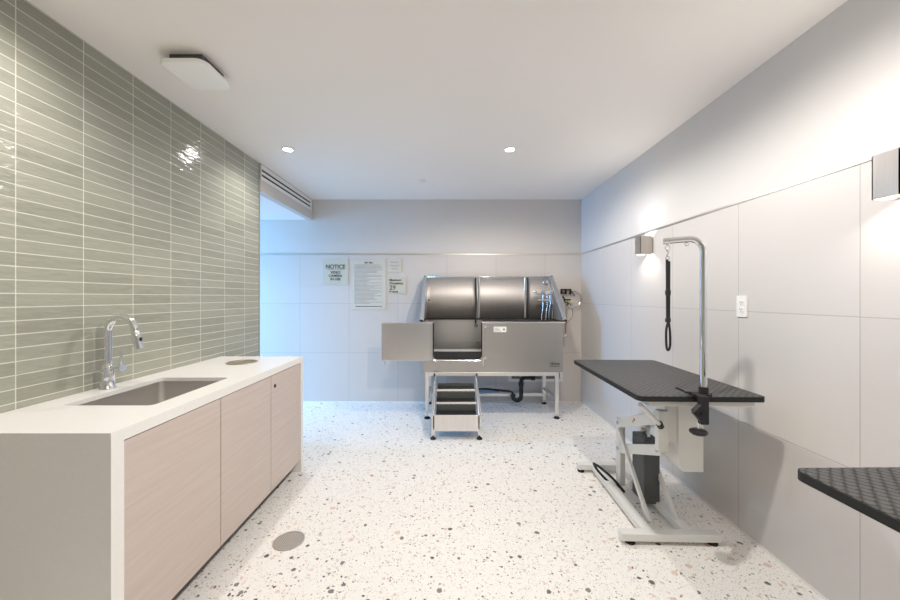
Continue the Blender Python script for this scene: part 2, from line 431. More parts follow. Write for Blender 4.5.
# ------------------------------------------------------------------ wall sconces
def sconce(y0, y1, z0, z1, label):
    x0 = XR-.105
    t = thing('wall_sconce', (XR, (y0+y1)/2, z0), label, 'wall light', 'metal wall sconces')
    mb = MB()
    mb.box((x0, y0, z0), (x0+.004, y1, z1)).box((x0, y0, z0), (XR-.012, y0+.004, z1)).box((x0, y1-.004, z0), (XR-.012, y1, z1))
    mb.build('shade', M['nick'], t)
    MB().box((XR-.014, y0+.004, z0+.01), (XR-.001, y1-.004, z1-.01)).build('back_plate', M['nick'], t)
    MB().box((x0+.01, y0+.01, (z0+z1)/2-.02), (XR-.018, y1-.01, (z0+z1)/2+.02)).build('diffuser', M['sinc'], t)
    return t
S = ((3.015, 3.10, 1.705, 1.855, 'brushed metal wall sconce beside the far end of the grooming arm'),
     (1.273, 1.358, 1.71, 1.872, 'large cropped metal wall sconce at the right edge of the photo'))
for a in S:
    sconce(*a)
    yc = (a[0]+a[1])/2; e = 3.5
    spot('sconce_lamp_up', (XR-.058, yc, a[3]-.03), e, WARM, 150, .3, .02, (R(180), 0, 0))
    spot('sconce_lamp_down', (XR-.058, yc, a[2]+.03), e, WARM, 150, .3, .02)

# ------------------------------------------------------------------ outlet
yo, zo = 2.09, 1.297
t = thing('wall_outlet', (XR, yo, zo), 'white duplex wall outlet on the grey tiles', 'outlet')
MB().plate(rrect(yo-.036, zo-.061, yo+.036, zo+.061, .006), [], XR-.007, XR-.0005, lambda x, y, t: (t, x, y)).build('cover_plate', M['white'], t, .0015)
for dz in (-.02, .02):
    s = MB().plate(rrect(yo-.017, zo+dz-.014, yo+.017, zo+dz+.014, .007), [], XR-.0095, XR-.0071, lambda x, y, t: (t, x, y)).build('socket', M['white'], t)
    MB().box((XR-.0102, yo-.009, zo+dz-.002), (XR-.0096, yo-.006, zo+dz+.008)).box((XR-.0102, yo+.006, zo+dz-.002), (XR-.0096, yo+.009, zo+dz+.008)).cyl((XR-.0102, yo, zo+dz-.008), (XR-.0096, yo, zo+dz-.008), .003).build('slots', M['ink'], s)

# ------------------------------------------------------------------ counter run
CX0, CX1, CY0, CY1, CZ = XL+.003, -1.155, 1.24, 2.848, .887
T = .02
top = MB().plate([(CX0, CY0), (CX1, CY0), (CX1, CY1), (CX0, CY1)],
    [rrect(-1.665, 1.5576, -1.275, 2.10, .025), circ(-1.48, 2.585, .088)], CZ-T, CZ, lambda x, y, t: (x, y, t)).build('stone_countertop', M['quartz'])
tag(top, 'white stone countertop with waterfall ends and cut-out for the sink', 'countertop')
MB().box((CX1-.03, CY0+.05, CZ-.042), (CX1, CY1-.035, CZ-T)).build('front_edge', M['quartz'], top)
MB().box((CX0, CY0, 0), (CX1, CY0+.05, CZ-T)).build('waterfall_end', M['quartz'], top)
MB().box((CX0, CY1-.035, 0), (CX1, CY1, CZ-T)).build('waterfall_end', M['quartz'], top)
dy = [1.293, 1.841, 2.355, 2.810]
labs = ['pale wood cabinet door unit nearest the camera, below the sink', 'pale wood cabinet unit in the middle of the counter',
        'pale wood cabinet unit at the far end with a small black lock']
for i in range(3):
    y0, y1 = dy[i], dy[i+1]
    t = thing('base_cabinet', (-1.45, (y0+y1)/2, 0), labs[i], 'cabinet', 'pale wood base cabinets under the counter')
    xb, xf = CX0+.03, CX1-.026
    mb = MB(); zc = CZ-.046
    z0_, z1_ = (zc, .62) if i == 0 else ((.62, zc) if i == 1 else (zc, zc))
    mb.box((xb, y0+.001, .095), (xf, y0+.017, z0_)).box((xb, y1-.017, .095), (xf, y1-.001, z1_)).box((xb, y0+.017, .095), (xf, y1-.017, .113)).box((xb, y0+.017, .113), (xb+.01, y1-.017, zc))
    mb.build('body', M['shadow'], t)
    MB().box((xb, y0+.001, 0), (xf-.05, y1-.001, .0945)).build('toe_kick', M['grout'], t)
    d = MB().box((CX1-.0245, y0+.003, .093), (CX1-.006, y1-.003, zc-.002)).build('door', M['wood'], t, .001)
    if i == 2:
        tag(MB().cyl((CX1-.006, y0+.05, .765), (CX1-.001, y0+.05, .765), .0115).build('lock', M['black'], d), 'small round black lock')
# sink
sx0, sx1, sy0, sy1, sb = -1.675, -1.265, 1.548, 2.11, .66
mb = MB()
def loop(x0, y0, x1, y1, r, z): return [mb.bm.verts.new((p[0], p[1], z)) for p in rrect(x0, y0, x1, y1, r)]
lv = [loop(sx0-.012, sy0-.012, sx1+.012, sy1+.012, .03, CZ-T-.0015), loop(sx0, sy0, sx1, sy1, .035, CZ-T-.0015), loop(sx0+.003, sy0+.003, sx1-.003, sy1-.003, .035, sb+.03),
      loop(sx0+.012, sy0+.012, sx1-.012, sy1-.012, .035, sb+.006), loop(sx0+.035, sy0+.035, sx1-.035, sy1-.035, .03, sb)]
for a, b in zip(lv, lv[1:]):
    for k in range(len(a)):
        f = mb.bm.faces.new((a[k], a[(k+1) % len(a)], b[(k+1) % len(a)], b[k])); f.smooth = True
mb.bm.faces.new(lv[-1])
t = thing('undermount_sink', (-1.47, 1.83, sb), 'rectangular stainless sink set under the white countertop', 'sink')
bs = mb.build('basin', M['sink'], t)
so = bs.modifiers.new('s', 'SOLIDIFY'); so.thickness = .002; so.offset = 1
MB().lathe([(0, .004), (.02, .004), (.022, .008), (.045, .006), (.047, .001), (0, .001)], (-1.47, 1.83, sb)).build('drain', M['chrome'], t)
# round waste opening in the counter
t = thing('waste_chute_ring', (-1.48, 2.585, CZ), 'round steel-rimmed waste opening in the countertop', 'waste opening')
MB().lathe([(.097, .0), (.1, .0025), (.096, .005), (.088, .005), (.083, .002), (.081, -.12), (.084, -.12), (.0865, -.002)], (-1.48, 2.585, CZ), n=48).build('ring', M['ringst'], t)
MB().lathe([(0, -.1205), (.083, -.1205), (.083, -.125), (0, -.125)], (-1.48, 2.585, CZ), n=32).build('flap', M['dark'], t)
# kitchen faucet
fx, fy = -1.735, 1.845
t = thing('sink_faucet', (fx, fy, CZ), 'chrome gooseneck pull-down faucet behind the sink', 'faucet')
MB().lathe([(0, 0), (.034, 0), (.034, .006), (.030, .012), (.0285, .05), (.029, .10), (.024, .118), (.018, .128), (0, .128)], (fx, fy, CZ)).build('base', M['chrome'], t)
ar = .079; zt = CZ+.285; dv = Vector((1, -.12, 0)).normalized()
cpt = Vector((fx, fy, zt))+dv*ar
pts = [Vector((fx, fy, CZ+.12)), Vector((fx, fy, CZ+.2))]+arc3(cpt, ar, PI, R(8), dv, (0, 0, 1), 18)
MB().tube(pts, .0175, 16).build('spout', M['chrome'], t)
e = pts[-1]; tn = (pts[-1]-pts[-2]).normalized(); 
hd = MB().tube([e, e+tn*.012, e+tn*.014, e+tn*.03, e+tn*.095], [.0178, .0178, .019, .019, .021], 18).build('spray_head', M['chrome'], t)
q = e+tn*.045+dv*.021
MB().ball(q, .008, (.6, 1, 1.4)).build('button', M['black'], hd)
hz = CZ+.107
MB().tube([(fx+.02, fy, hz), (fx+.062, fy-.006, hz)], .0125, 16).tube([(fx+.062, fy-.006, hz), (fx+.066, fy-.006, hz), (fx+.086, fy-.01, hz)], [.016, .0175, .0175], 16).build('handle_hub', M['chrome'], t)
MB().tube([(fx+.076, fy-.008, hz+.01), (fx+.078, fy-.012, hz+.09)], [.006, .0055], 12).build('lever', M['chrome'], t)

# ------------------------------------------------------------------ floor drain
t = tag(MB().lathe([(0, .0), (.074, .0), (.074, .0015), (0, .0015)], (0, 0, 0)).build('floor_drain', M['grate'], base=(0, 0, 0)), 'round metal drain grate set in the terrazzo floor', 'floor drain')
t.location = (-.897, 2.02, .0006)
MB().lathe([(.074, 0), (.083, 0), (.082, .003), (.074, .003), (.074, 0)], (0, 0, 0)).build('rim', M['trimm'], t).location = (0, 0, 0)

# ------------------------------------------------------------------ signs on the back wall
PB = F/YB
def wx(px): return (px-451)/PB
def wz(py): return EY-(py-297)/PB
def sign(px0, px1, py0, py1, label, mat, name='wall_sign'):
    x0, x1, z0, z1 = wx(px0), wx(px1), wz(py1), wz(py0)
    o = MB().box((x0, YB-.008, z0), (x1, YB-.0005, z1)).build(name, mat, bevel=.001)
    tag(o, label, 'sign'); return o, x0, x1, z0, z1
ys = YB-.0095
o, x0, x1, z0, z1 = sign(323, 348.3, 259.5, 284.7, 'square sign reading NOTICE VIDEO CAMERA IN USE', M['sign'])
xc = (x0+x1)/2; mb = MB()
text_mb(mb, 'NOTICE', .072, xc, wz(268.6), ys, .0022, 'CENTER', .95)
mb.build('heading', M['ink'], o)
mb = MB(); mb.box((xc-.11, ys, wz(269.9)), (xc+.11, ys+.001, wz(269.6)))
for i, s in enumerate(('VIDEO', 'CAMERA', 'IN USE')): text_mb(mb, s, .044, xc, wz(273.6+3.35*i), ys, .0014, 'CENTER')
mb.build('lettering', M['ink'], o)
o, x0, x1, z0, z1 = sign(351.8, 385.7, 259.5, 309.6, 'tall sign headed PET SPA with many lines of small print', M['sign2'])
xc = (x0+x1)/2; mb = MB()
text_mb(mb, 'PET SPA', .03, xc, wz(263.6), ys, .0014, 'CENTER')
mb.build('heading', M['ink'], o)
mb = MB(); z = wz(265.2); k = 0
while z > wz(304.3):
    ln = random.choice((.98, .9, .96, .45, .7, .8, .55)); xa = x0+.035
    end = xa+(x1-x0-.07)*ln
    while xa < end:
        wl = random.uniform(.012, .035); mb.box((xa, ys+.0004, z), (min(xa+wl, end), ys+.001, z+.006)); xa += wl+.005
    z -= .0165; k += 1
mb.build('small_print', M['ink2'], o)
mb = MB(); xa = x0+.05
while xa < x1-.06: wl = random.uniform(.015, .03); mb.box((xa, ys, wz(306.8)), (xa+wl, ys+.001, wz(306.0))); xa += wl+.005
mb.build('bottom_line', M['ink'], o)
o, x0, x1, z0, z1 = sign(388.2, 401.3, 259.5, 272.2, 'smallest sign, above the maximum occupancy sign', M['sign2'])
mb = MB()
for py, a, b, hh in ((262.6, .03, .13, .010), (265.6, .02, .15, .006), (266.8, .04, .13, .005), (269.2, .045, .125, .009)):
    xa = x0+a
    while xa < x0+b: wl = random.uniform(.012, .028); mb.box((xa, ys, wz(py)), (min(xa+wl, x0+b), ys+.001, wz(py)+hh)); xa += wl+.005
mb.build('small_print', M['ink2'], o)
o, x0, x1, z0, z1 = sign(388.5, 406, 277, 293.8, 'small sign reading Maximum Occupancy 29 Persons', M['sign'])
mb = MB()
text_mb(mb, 'Maximum', .038, x0+.014, wz(281.0), ys, .0014); text_mb(mb, 'Occupancy', .038, x0+.014, wz(284.2), ys, .0014)
text_mb(mb, '29', .08, x0+.014, wz(289.6), ys, .0012); text_mb(mb, 'Persons', .034, x0+.014, wz(292.4), ys, .0014)
mb.build('lettering', M['ink'], o)

# ------------------------------------------------------------------ white framed service opening low on the back wall
t = thing('service_opening', (1.08, YB, .26), 'white framed service opening low on the wall behind the tub', 'access panel')
MB().plate([(.735, .265), (1.43, .265), (1.43, .52), (.735, .52)], [[(.775, .30), (1.395, .30), (1.395, .485), (.775, .485)]], YB-.014, YB-.0005, lambda x, y, t: (x, t, y)).build('frame', M['white'], t)
MB().box((.775, YB-.004, .30), (1.395, YB-.0006, .485)).build('recess_shade', M['shadow'], t)  # flat dark panel stands in for the shaded inside of the opening

# ------------------------------------------------------------------ dog wash tub
TF, TB = 4.04, 4.635     # front and back planes
BX0, BX1 = -.31, 1.24
ZB, ZR = .545, 1.07      # body bottom, rim
t = thing('dog_wash_tub', ((BX0+BX1)/2, (TF+TB)/2, 0), 'stainless steel dog washing tub on legs with tall splash guard', 'pet tub')
tub = t
ox0, ox1, oz = -.196, .342, .663
r = .05
outl = [(BX0, ZB), (BX1, ZB), (BX1, ZR), (ox1, ZR)]
outl += [(ox1-r+math.cos(a)*r, oz+r+math.sin(a)*r) for a in [R(-90*k/8) for k in range(9)]]
outl += [(ox0+r+math.cos(a)*r, oz+r+math.sin(a)*r) for a in [R(-90-90*k/8) for k in range(9)]]
outl += [(ox0, ZR), (BX0, ZR)]
MB().plate(outl, [], TF, TF+.004, lambda x, y, q: (x, q, y)).build('front_panel', M['steelh'], t)
MB().box((ox1+.035, TF-.004, .665), (BX1-.004, TF-.0002, ZR-.012)).build('front_apron', M['steelh'], t, .0015)
# rounded black gasket lining the door opening
g = [Vector((ox0+.003, TF-.004, ZR-.006))]+[Vector((ox0+r+math.cos(a)*(r-.003), TF-.004, oz+r+math.sin(a)*(r-.003))) for a in [R(180+90*k/8) for k in range(9)]]
g += [Vector((ox1-r+math.cos(a)*(r-.003), TF-.004, oz+r+math.sin(a)*(r-.003))) for a in [R(270+90*k/8) for k in range(9)]]+[Vector((ox1-.003, TF-.004, ZR-.006))]
MB().tube(g, .0065, 8).build('door_gasket', M['rubber'], t)
g2 = [Vector((p.x+(-.02 if p.x < .07 else .02), TF-.002, p.z-(.02 if p.z < 1.0 else 0))) for p in g]
MB().tube(g2, .006, 8).build('opening_edge', M['bright'], t)
# side walls, back wall, basin
MB().box((BX0, TF+.004, ZB), (BX0+.004, TB, ZR)).build('side_wall', M['steelh'], t)
MB().box((BX1-.004, TF+.004, ZB), (BX1, TB, ZR)).build('side_wall', M['steelh'], t)
MB().box((BX0+.004, TB-.004, ZB), (BX1-.004, TB, ZR)).box((BX0+.004, TB-.01, .79), (BX1-.004, TB-.004, .80)).build('back_wall', M['steelh'], t)
MB().box((BX0+.004, TF+.004, .648), (BX1-.004, TB-.004, .655)).build('basin_floor', M['steelh'], t)
MB().box((BX0+.02, TF+.012, .6555), (BX1-.02, TB-.035, .664)).build('floor_mat', M['rubber'], t)
MB().box((BX0+.02, TB-.03, .6555), (BX1-.02, TB-.006, .684)).build('floor_ledge', M['white'], t)
MB().box((BX0, TF, ZB-.028), (BX1, TB, ZB)).build('under_tray', M['steelh'], t)
# rim
MB().box((ox1, TF-.012, ZR-.008), (BX1+.02, TF+.022, ZR+.006)).build('front_rim', M['bright'], t, .003)
MB().box((BX0-.02, TF-.012, ZR-.008), (ox0, TF+.022, ZR+.006)).build('front_rim', M['bright'], t, .003)
MB().box((ox1+.002, TF+.010, ZR+.0062), (BX1+.02, TF+.03, ZR+.02)).box((BX1-.002, TF+.03, ZR), (BX1+.022, TB, ZR+.012)).box((BX0-.022, TF+.01, ZR), (BX0+.002, TB, ZR+.012)).box((BX0, TB-.03, ZR-.005), (BX1, TB-.006, ZR+.012)).build('rim_seal', M['rubber'], t)
# splash guard: three back sheets with turned edges, two sloped sides
ZS = 1.60
def sheet(x0, x1, name='splash_panel'):
    n = 22; mb = MB(); y = TB-.012; fl = .03
    prof = []
    for k in range(n+1):
        u = k/n; x = x0+(x1-x0)*u
        e = min(u, 1-u)*(x1-x0)
        d = 0 if e > fl else -(1-e/fl)**2*.018
        d -= .006*math.sin(PI*u)
        prof.append((x, y+d))
    for (xa, ya), (xb, yb) in zip(prof, prof[1:]):
        a = [mb.bm.verts.new(p) for p in ((xa, ya, ZR+.012), (xb, yb, ZR+.012), (xb, yb, ZS), (xa, ya, ZS))]
        f = mb.bm.faces.new(a); f.smooth = True
    o = mb.build(name, M['steel'], t)
    bmo = o.modifiers.new('s', 'SOLIDIFY'); bmo.thickness = .003; bmo.offset = 1
    return o
for a, b in ((BX0-.008, .318), (.324, .962), (.972, BX1+.01)): sheet(a, b)
for xx in (.352, .935): MB().tube([(xx, TB-.03, ZR+.012), (xx, TB-.03, ZS-.004)], .014, 14).build('highlight_rib', M['bright'], t)  # added bright tubes stand in for vertical highlights on the sheet folds
for xx in (.321, .967): MB().box((xx-.007, TB-.05, ZR+.012), (xx+.007, TB-.034, ZS)).build('seam_strip', M['bright'] if xx < .5 else M['rubber'], t)
MB().tube([(BX0-.02, TB-.01, ZS+.004), (BX1+.03, TB-.01, ZS+.004)], .009, 10).build('top_rail', M['bright'], t)
for sx, xx in ((-1, BX0-.012), (1, BX1+.018)):
    MB().prism([(xx, TF+.03, ZR+.012), (xx, TB, ZR+.012), (xx, TB, ZS), (xx, TB-.06, ZS)], (.003*sx, 0, 0)).build('side_splash', M['steel'], t)
    p0, p1 = Vector((xx, TF+.005, ZR+.02)), Vector((xx, TB-.05, ZS+.006))
    br = MB().bar(p0, p1, .045, .03, (0, 0, 1), .004).build('side_rail', M['bright'], t)
    MB().ball(p0+Vector((sx*.008, -.006, 0)), .016, (1.2, 1, .8)).build('end_cap', M['black'], br)
    MB().ball(p1+Vector((sx*.004, -.01, 0)), .013).build('end_cap', M['black'], br)
MB().ball((BX0+.03, TB-.06, 1.31), .011).build('hook_knob', M['black'], t)
# door folded open to the left
d = MB().box((-.765, TF-.026, .648), (-.218, TF-.008, 1.068), bev=.006).build('door', M['steeld'], t)
for z in (.66,): MB().cyl((-.735, TF-.018, .60), (-.735, TF-.018, .648), .006).build('pin', M['bright'], d)
MB().cyl((-.212, TF-.014, .66), (-.212, TF-.014, 1.06), .009).build('hinge', M['bright'], d)
for z in (1.02, .675):
    MB().cyl((.378, TF-.001, z), (.378, TF-.014, z), .017).cyl((.378, TF-.014, z), (.378, TF-.024, z), .009).build('latch', M['bright'], t)
MB().box((ox1+.012, TF-.0035, ZB+.05), (ox1+.02, TF-.0001, ZR-.02)).build('trim_line', M['bright'], t)
# sticker and maker's mark
st = MB().box((.472, TF-.0055, .962), (.612, TF-.0042, 1.022)).build('sticker', M['white'], t)
mb = MB()
for i in range(3): mb.box((.482, TF-.0064, .975+.014*i), (.55-.01*i, TF-.0056, .979+.014*i))
mb.cyl((.585, TF-.0056, .992), (.585, TF-.0064, .992), .012); mb.build('sticker_print', M['ink2'], st)
mb = MB(); text_mb(mb, 'VEVOR', .032, 1.092, .592+.008, TF-.0055, .001, 'LEFT', 1.12)
mb.box((1.092, TF-.006, .582), (1.20, TF-.005, .588)); mb.build('lettering', M['ink'], t)
# stand
LX0, LX1, LF, LB = -.265, 1.175, TF+.02, TB-.02
for x in (LX0, LX1):
    for y in (LF, LB):
        lg = MB().box((x-.02, y-.02, .05), (x+.02, y+.02, ZB-.029)).build('leg', M['frame'], t, .003)
        MB().cyl((x, y, .02), (x, y, .05), .008).build('foot_stem', M['bright'], lg)
        MB().lathe([(0, .001), (.033, .001), (.033, .01), (.022, .02), (.01, .026), (0, .026)], (x, y, 0)).build('foot', M['rubber'], lg)
MB().box((LX0+.02, LF-.018, .475), (LX1-.02, LF+.014, .516)).build('front_rail', M['frame'], t, .003)
MB().box((LX0+.02, LB-.014, .475), (LX1-.02, LB+.018, .516)).build('rear_rail', M['frame'], t, .003)
MB().box((LX0+.02, LB-.016, .098), (LX1-.02, LB+.016, .138)).build('lower_crossbar', M['frame'], t, .003)
for x in (LX0, LX1): MB().box((x-.016, LF+.02, .19), (x+.016, LB-.02, .23)).build('side_stretcher', M['frame'], t, .003)
# drain plumbing
MB().lathe([(.06, 0), (.055, -.03), (.035, -.07), (.03, -.09), (0, -.09)], (1.0, 4.42, ZB-.028)).build('drain_cup', M['dchrome'], t)
yp = 4.45
p = [Vector((1.02, yp-.02, .372)), Vector((.93, yp, .368))]+arc3((.905, yp, .318), .05, PI/2, PI, (1, 0, 0), (0, 0, 1), 8)
p += [Vector((.855, yp, .15))]+arc3((.805, yp, .14), .05, 0, -PI, (1, 0, 0), (0, 0, 1), 14)
p += [Vector((.755, yp, .16))]
dp = MB().tube(p, .026, 16).cyl((1.02, yp-.02, .372), (.97, yp-.01, .37), .034).cyl((.855, yp, .27), (.855, yp, .31), .033).cyl((.755, yp, .145), (.755, yp, .165), .032).build('drain_pipe', M['black'], t)
p = [Vector((.755, yp, .16)), Vector((.752, yp, .185)), Vector((.72, yp+.02, .195)), Vector((.6, 4.5, .20)), Vector((.45, 4.5, .215)), Vector((.35, 4.48, .22)), Vector((.30, 4.46, .20)), Vector((.27, 4.44, .12)), Vector((.24, 4.42, .03)), Vector((.15, 4.42, .018)), Vector((0, 4.44, .018))]
MB().tube(p, .013, 10).build('drain_hose', M['black'], t)
MB().prism([(.33, 4.485, .20), (.60, 4.505, .19), (.60, 4.505, .175), (.36, 4.485, .16), (.32, 4.48, .175)], (0, .01, 0)).build('hose_sleeve', M['blue'], t)

# leash strap hanging from the splash guard
t = thing('tub_restraint_strap', (.315, TB-.065, ZS), 'thin black restraint strap hanging over the tub back panel', 'strap')
zz = [1.595, 1.45, 1.3, 1.16, 1.02]
mb = MB()
for a, b in zip(zz, zz[1:]):
    mb.bar((.312+.004*math.sin(a*30), TB-.066, a), (.312+.004*math.sin(b*30), TB-.066, b), .006, .022, (1, 0, 0))
mb.build('strap', M['black'], t)
MB().torus((.314, TB-.066, .995), .016, .005, 'y').build('loop', M['black'], t)
MB().cyl((.312, TB-.07, 1.598), (.312, TB-.02, 1.598), .008).build('hook', M['chrome'], t)
# shower mixer in the tub
t = thing('tub_shower_mixer', (1.12, 4.45, ZR), 'chrome shower mixer standing in the right end of the tub', 'faucet')
ym = 4.42
MB().box((1.03, ym-.025, 1.38), (1.20, ym+.02, 1.43), bev=.008).build('mixer_body', M['bright'], t)
MB().box((1.09, ym-.04, 1.385), (1.135, ym-.026, 1.425), bev=.006).build('cartridge', M['dchrome'], t)
MB().tube([(1.05, ym, 1.31), (1.20, ym, 1.31)], .014, 12).build('crossbar', M['bright'], t)
for x in (1.115, 1.165): MB().tube([(x, ym, 1.40), (x, ym, 1.23), (x-.02, ym-.01, 1.12), (x-.02, ym-.01, .93)], .0065, 12).build('supply_pipe', M['chrome'], t)
MB().tube([(1.19, ym, 1.40), (1.205, ym-.02, 1.28), (1.18, ym-.02, 1.15), (1.19, ym-.02, .98)], .009, 12).build('shower_hose', M['dchrome'], t)
for x in (1.02, 1.225): MB().lathe([(0, 0), (.016, 0), (.02, .012), (.018, .03), (0, .032)], (x, ym, 1.39)).build('handle', M['chrome'], t)
t = thing('hand_shower', (1.16, 4.42, 1.55), 'chrome hand shower hooked at the upper right of the tub', 'hand shower')
MB().tube([(1.23, 4.41, 1.26), (1.20, 4.41, 1.42), (1.165, 4.41, 1.53)], [.010, .014, .018], 14).build('grip', M['chrome'], t)
m4 = Matrix.Translation((1.145, 4.395, 1.535)) @ Matrix.Rotation(R(-18), 4, 'Y') @ Matrix.Rotation(R(70), 4, 'X')
mb = MB(); mb.lathe([(0, .022), (.022, .02), (.04, .006), (.043, 0), (.04, -.008), (0, -.009)]); bmesh.ops.transform(mb.bm, matrix=m4, verts=mb.bm.verts); mb.build('head', M['dchrome'], t)
MB().tube([(1.23, 4.41, 1.26), (1.235, 4.42, 1.2), (1.225, 4.42, 1.12), (1.21, 4.42, 1.0)], .008, 10).build('hose', M['dchrome'], t)
# supply valves and hoses on the back wall
t = thing('water_supply_valves', (1.45, YB, 1.35), 'water valves with looped hoses on the wall beside the tub', 'valve')
yv = YB-.05
for x, z in ((1.455, 1.425), (1.47, 1.30)):
    MB().tube([(x, YB-.004, z), (x, yv-.01, z)], .013, 12).lathe([(.026, -.006), (.026, 0), (.014, .0)], (x, YB-.001, z), 'y').build('stop_valve', M['dchrome'], t)
    MB().box((x-.04, yv-.035, z+.006), (x+.04, yv-.012, z+.026)).build('valve_handle', M['black'], t)
MB().tube([(1.40, yv, 1.42), (1.55, yv, 1.425)], .009, 12).build('manifold', M['brass'], t)
for xx in (1.405, 1.455, 1.515): MB().box((xx-.012, yv-.016, 1.385), (xx+.012, yv+.014, 1.455), bev=.004).build('coupling', M['black'], t)
MB().tube([(1.42, yv, 1.36), (1.44, yv, 1.33), (1.47, yv, 1.30), (1.49, yv, 1.26), (1.46, yv, 1.24)], .01, 10).build('elbow_pipe', M['black'], t)
MB().ball((1.49, yv-.02, 1.305), .02, (1, .7, 1.2)).build('yellow_tag', M['yellow'], t)
hs = [(1.54, yv, 1.425), (1.60, yv, 1.42), (1.645, yv, 1.37), (1.65, yv, 1.30), (1.61, yv, 1.235), (1.55, yv, 1.22), (1.49, yv, 1.235), (1.45, yv, 1.27)]
def smooth_path(pts, n=5):
    pts = [Vector(p) for p in pts]; out = []
    for i in range(len(pts)-1):
        p0, p1, p2, p3 = pts[max(i-1, 0)], pts[i], pts[i+1], pts[min(i+2, len(pts)-1)]
        for k in range(n):
            u = k/n
            out.append(.5*((2*p1)+(-p0+p2)*u+(2*p0-5*p1+4*p2-p3)*u*u+(-p0+3*p1-3*p2+p3)*u**3))
    return out+[pts[-1]]
MB().tube(smooth_path(hs), .0065, 8).build('hose', M['dchrome'], t)
MB().tube(smooth_path([(1.47, yv-.01, 1.44), (1.53, yv-.012, 1.42), (1.57, yv-.012, 1.36)]), .006, 8).build('hose', M['black'], t)
MB().tube(smooth_path([(1.49, yv, 1.30), (1.54, yv, 1.2), (1.54, yv, 1.1), (1.48, yv, 1.03), (1.45, yv, 1.02)]), .0045, 8).build('thin_cable', M['ink2'], t)
MB().tube([(1.462, yv, 1.24), (1.46, yv, .88)], .009, 12).build('riser_pipe', M['copper'], t)
MB().tube([(1.46, yv, .885), (1.455, yv, .862), (1.43, yv, .855), (1.36, yv, .855)], .014, 12).build('white_elbow', M['white'], t)

# ------------------------------------------------------------------ steps to the tub
t = thing('tub_steps', (.05, 3.6, 0), 'short steel steps with black treads in front of the tub opening', 'steps')
s0, s1 = -.17, .27
pz = [(3.45, .228), (3.615, .305), (3.78, .39)]
MB().box((s0-.012, 3.45, .08), (s1+.012, 3.462, .232)).build('front_panel', M['frame'], t, .003)
for i, (y, z) in enumerate(pz):
    ny = pz[i+1][0] if i < 2 else 3.93; nz = pz[i+1][1] if i < 2 else .44
    tr = MB().box((s0+.025, y+.012, z-.014), (s1-.025, ny, z)).build('tread', M['rubber'], t)
    mb = MB()
    for k in range(7): mb.box((s0+.03, y+.02+k*.02, z), (s1-.03, y+.03+k*.02, z+.003))
    mb.build('ribs', M['black'], tr)
    MB().box((s0+.025, ny-.006, z), (s1-.025, ny, nz-.016)).build('riser', M['dgrey'], t)
    if i: MB().box((s0+.015, y, z-.018), (s1-.015, y+.014, z+.004)).build('nosing', M['bright'], t, .002)
for x in (s0, s1):
    sgn = -1 if x == s0 else 1
    st = MB().prism([(x, 3.45, .10), (x, 3.45, .235), (x, 3.93, .49), (x, 3.985, .49), (x, 3.985, .36), (x, 3.50, .08)], (-.012*sgn, 0, 0)).build('stringer', M['frame'], t)
    MB().bar((x+.012*sgn, 3.45, .24), (x-.004*sgn, 3.96, .50), .024, .014, (0, 0, 1), .003).build('side_rail', M['bright'], st)
    MB().cyl((x-.0*sgn, 3.965, .505), (x+.018*sgn, 3.965, .505), .016).build('hook', M['black'], st)
    lg = MB().box((x-.014, 3.452, .04), (x+.014, 3.48, .23)).build('leg', M['frame'], t, .003)
    MB().lathe([(0, .001), (.027, .001), (.027, .01), (.018, .02), (.007, .022), (.007, .045), (0, .045)], (x, 3.465, 0)).build('foot', M['rubber'], lg)

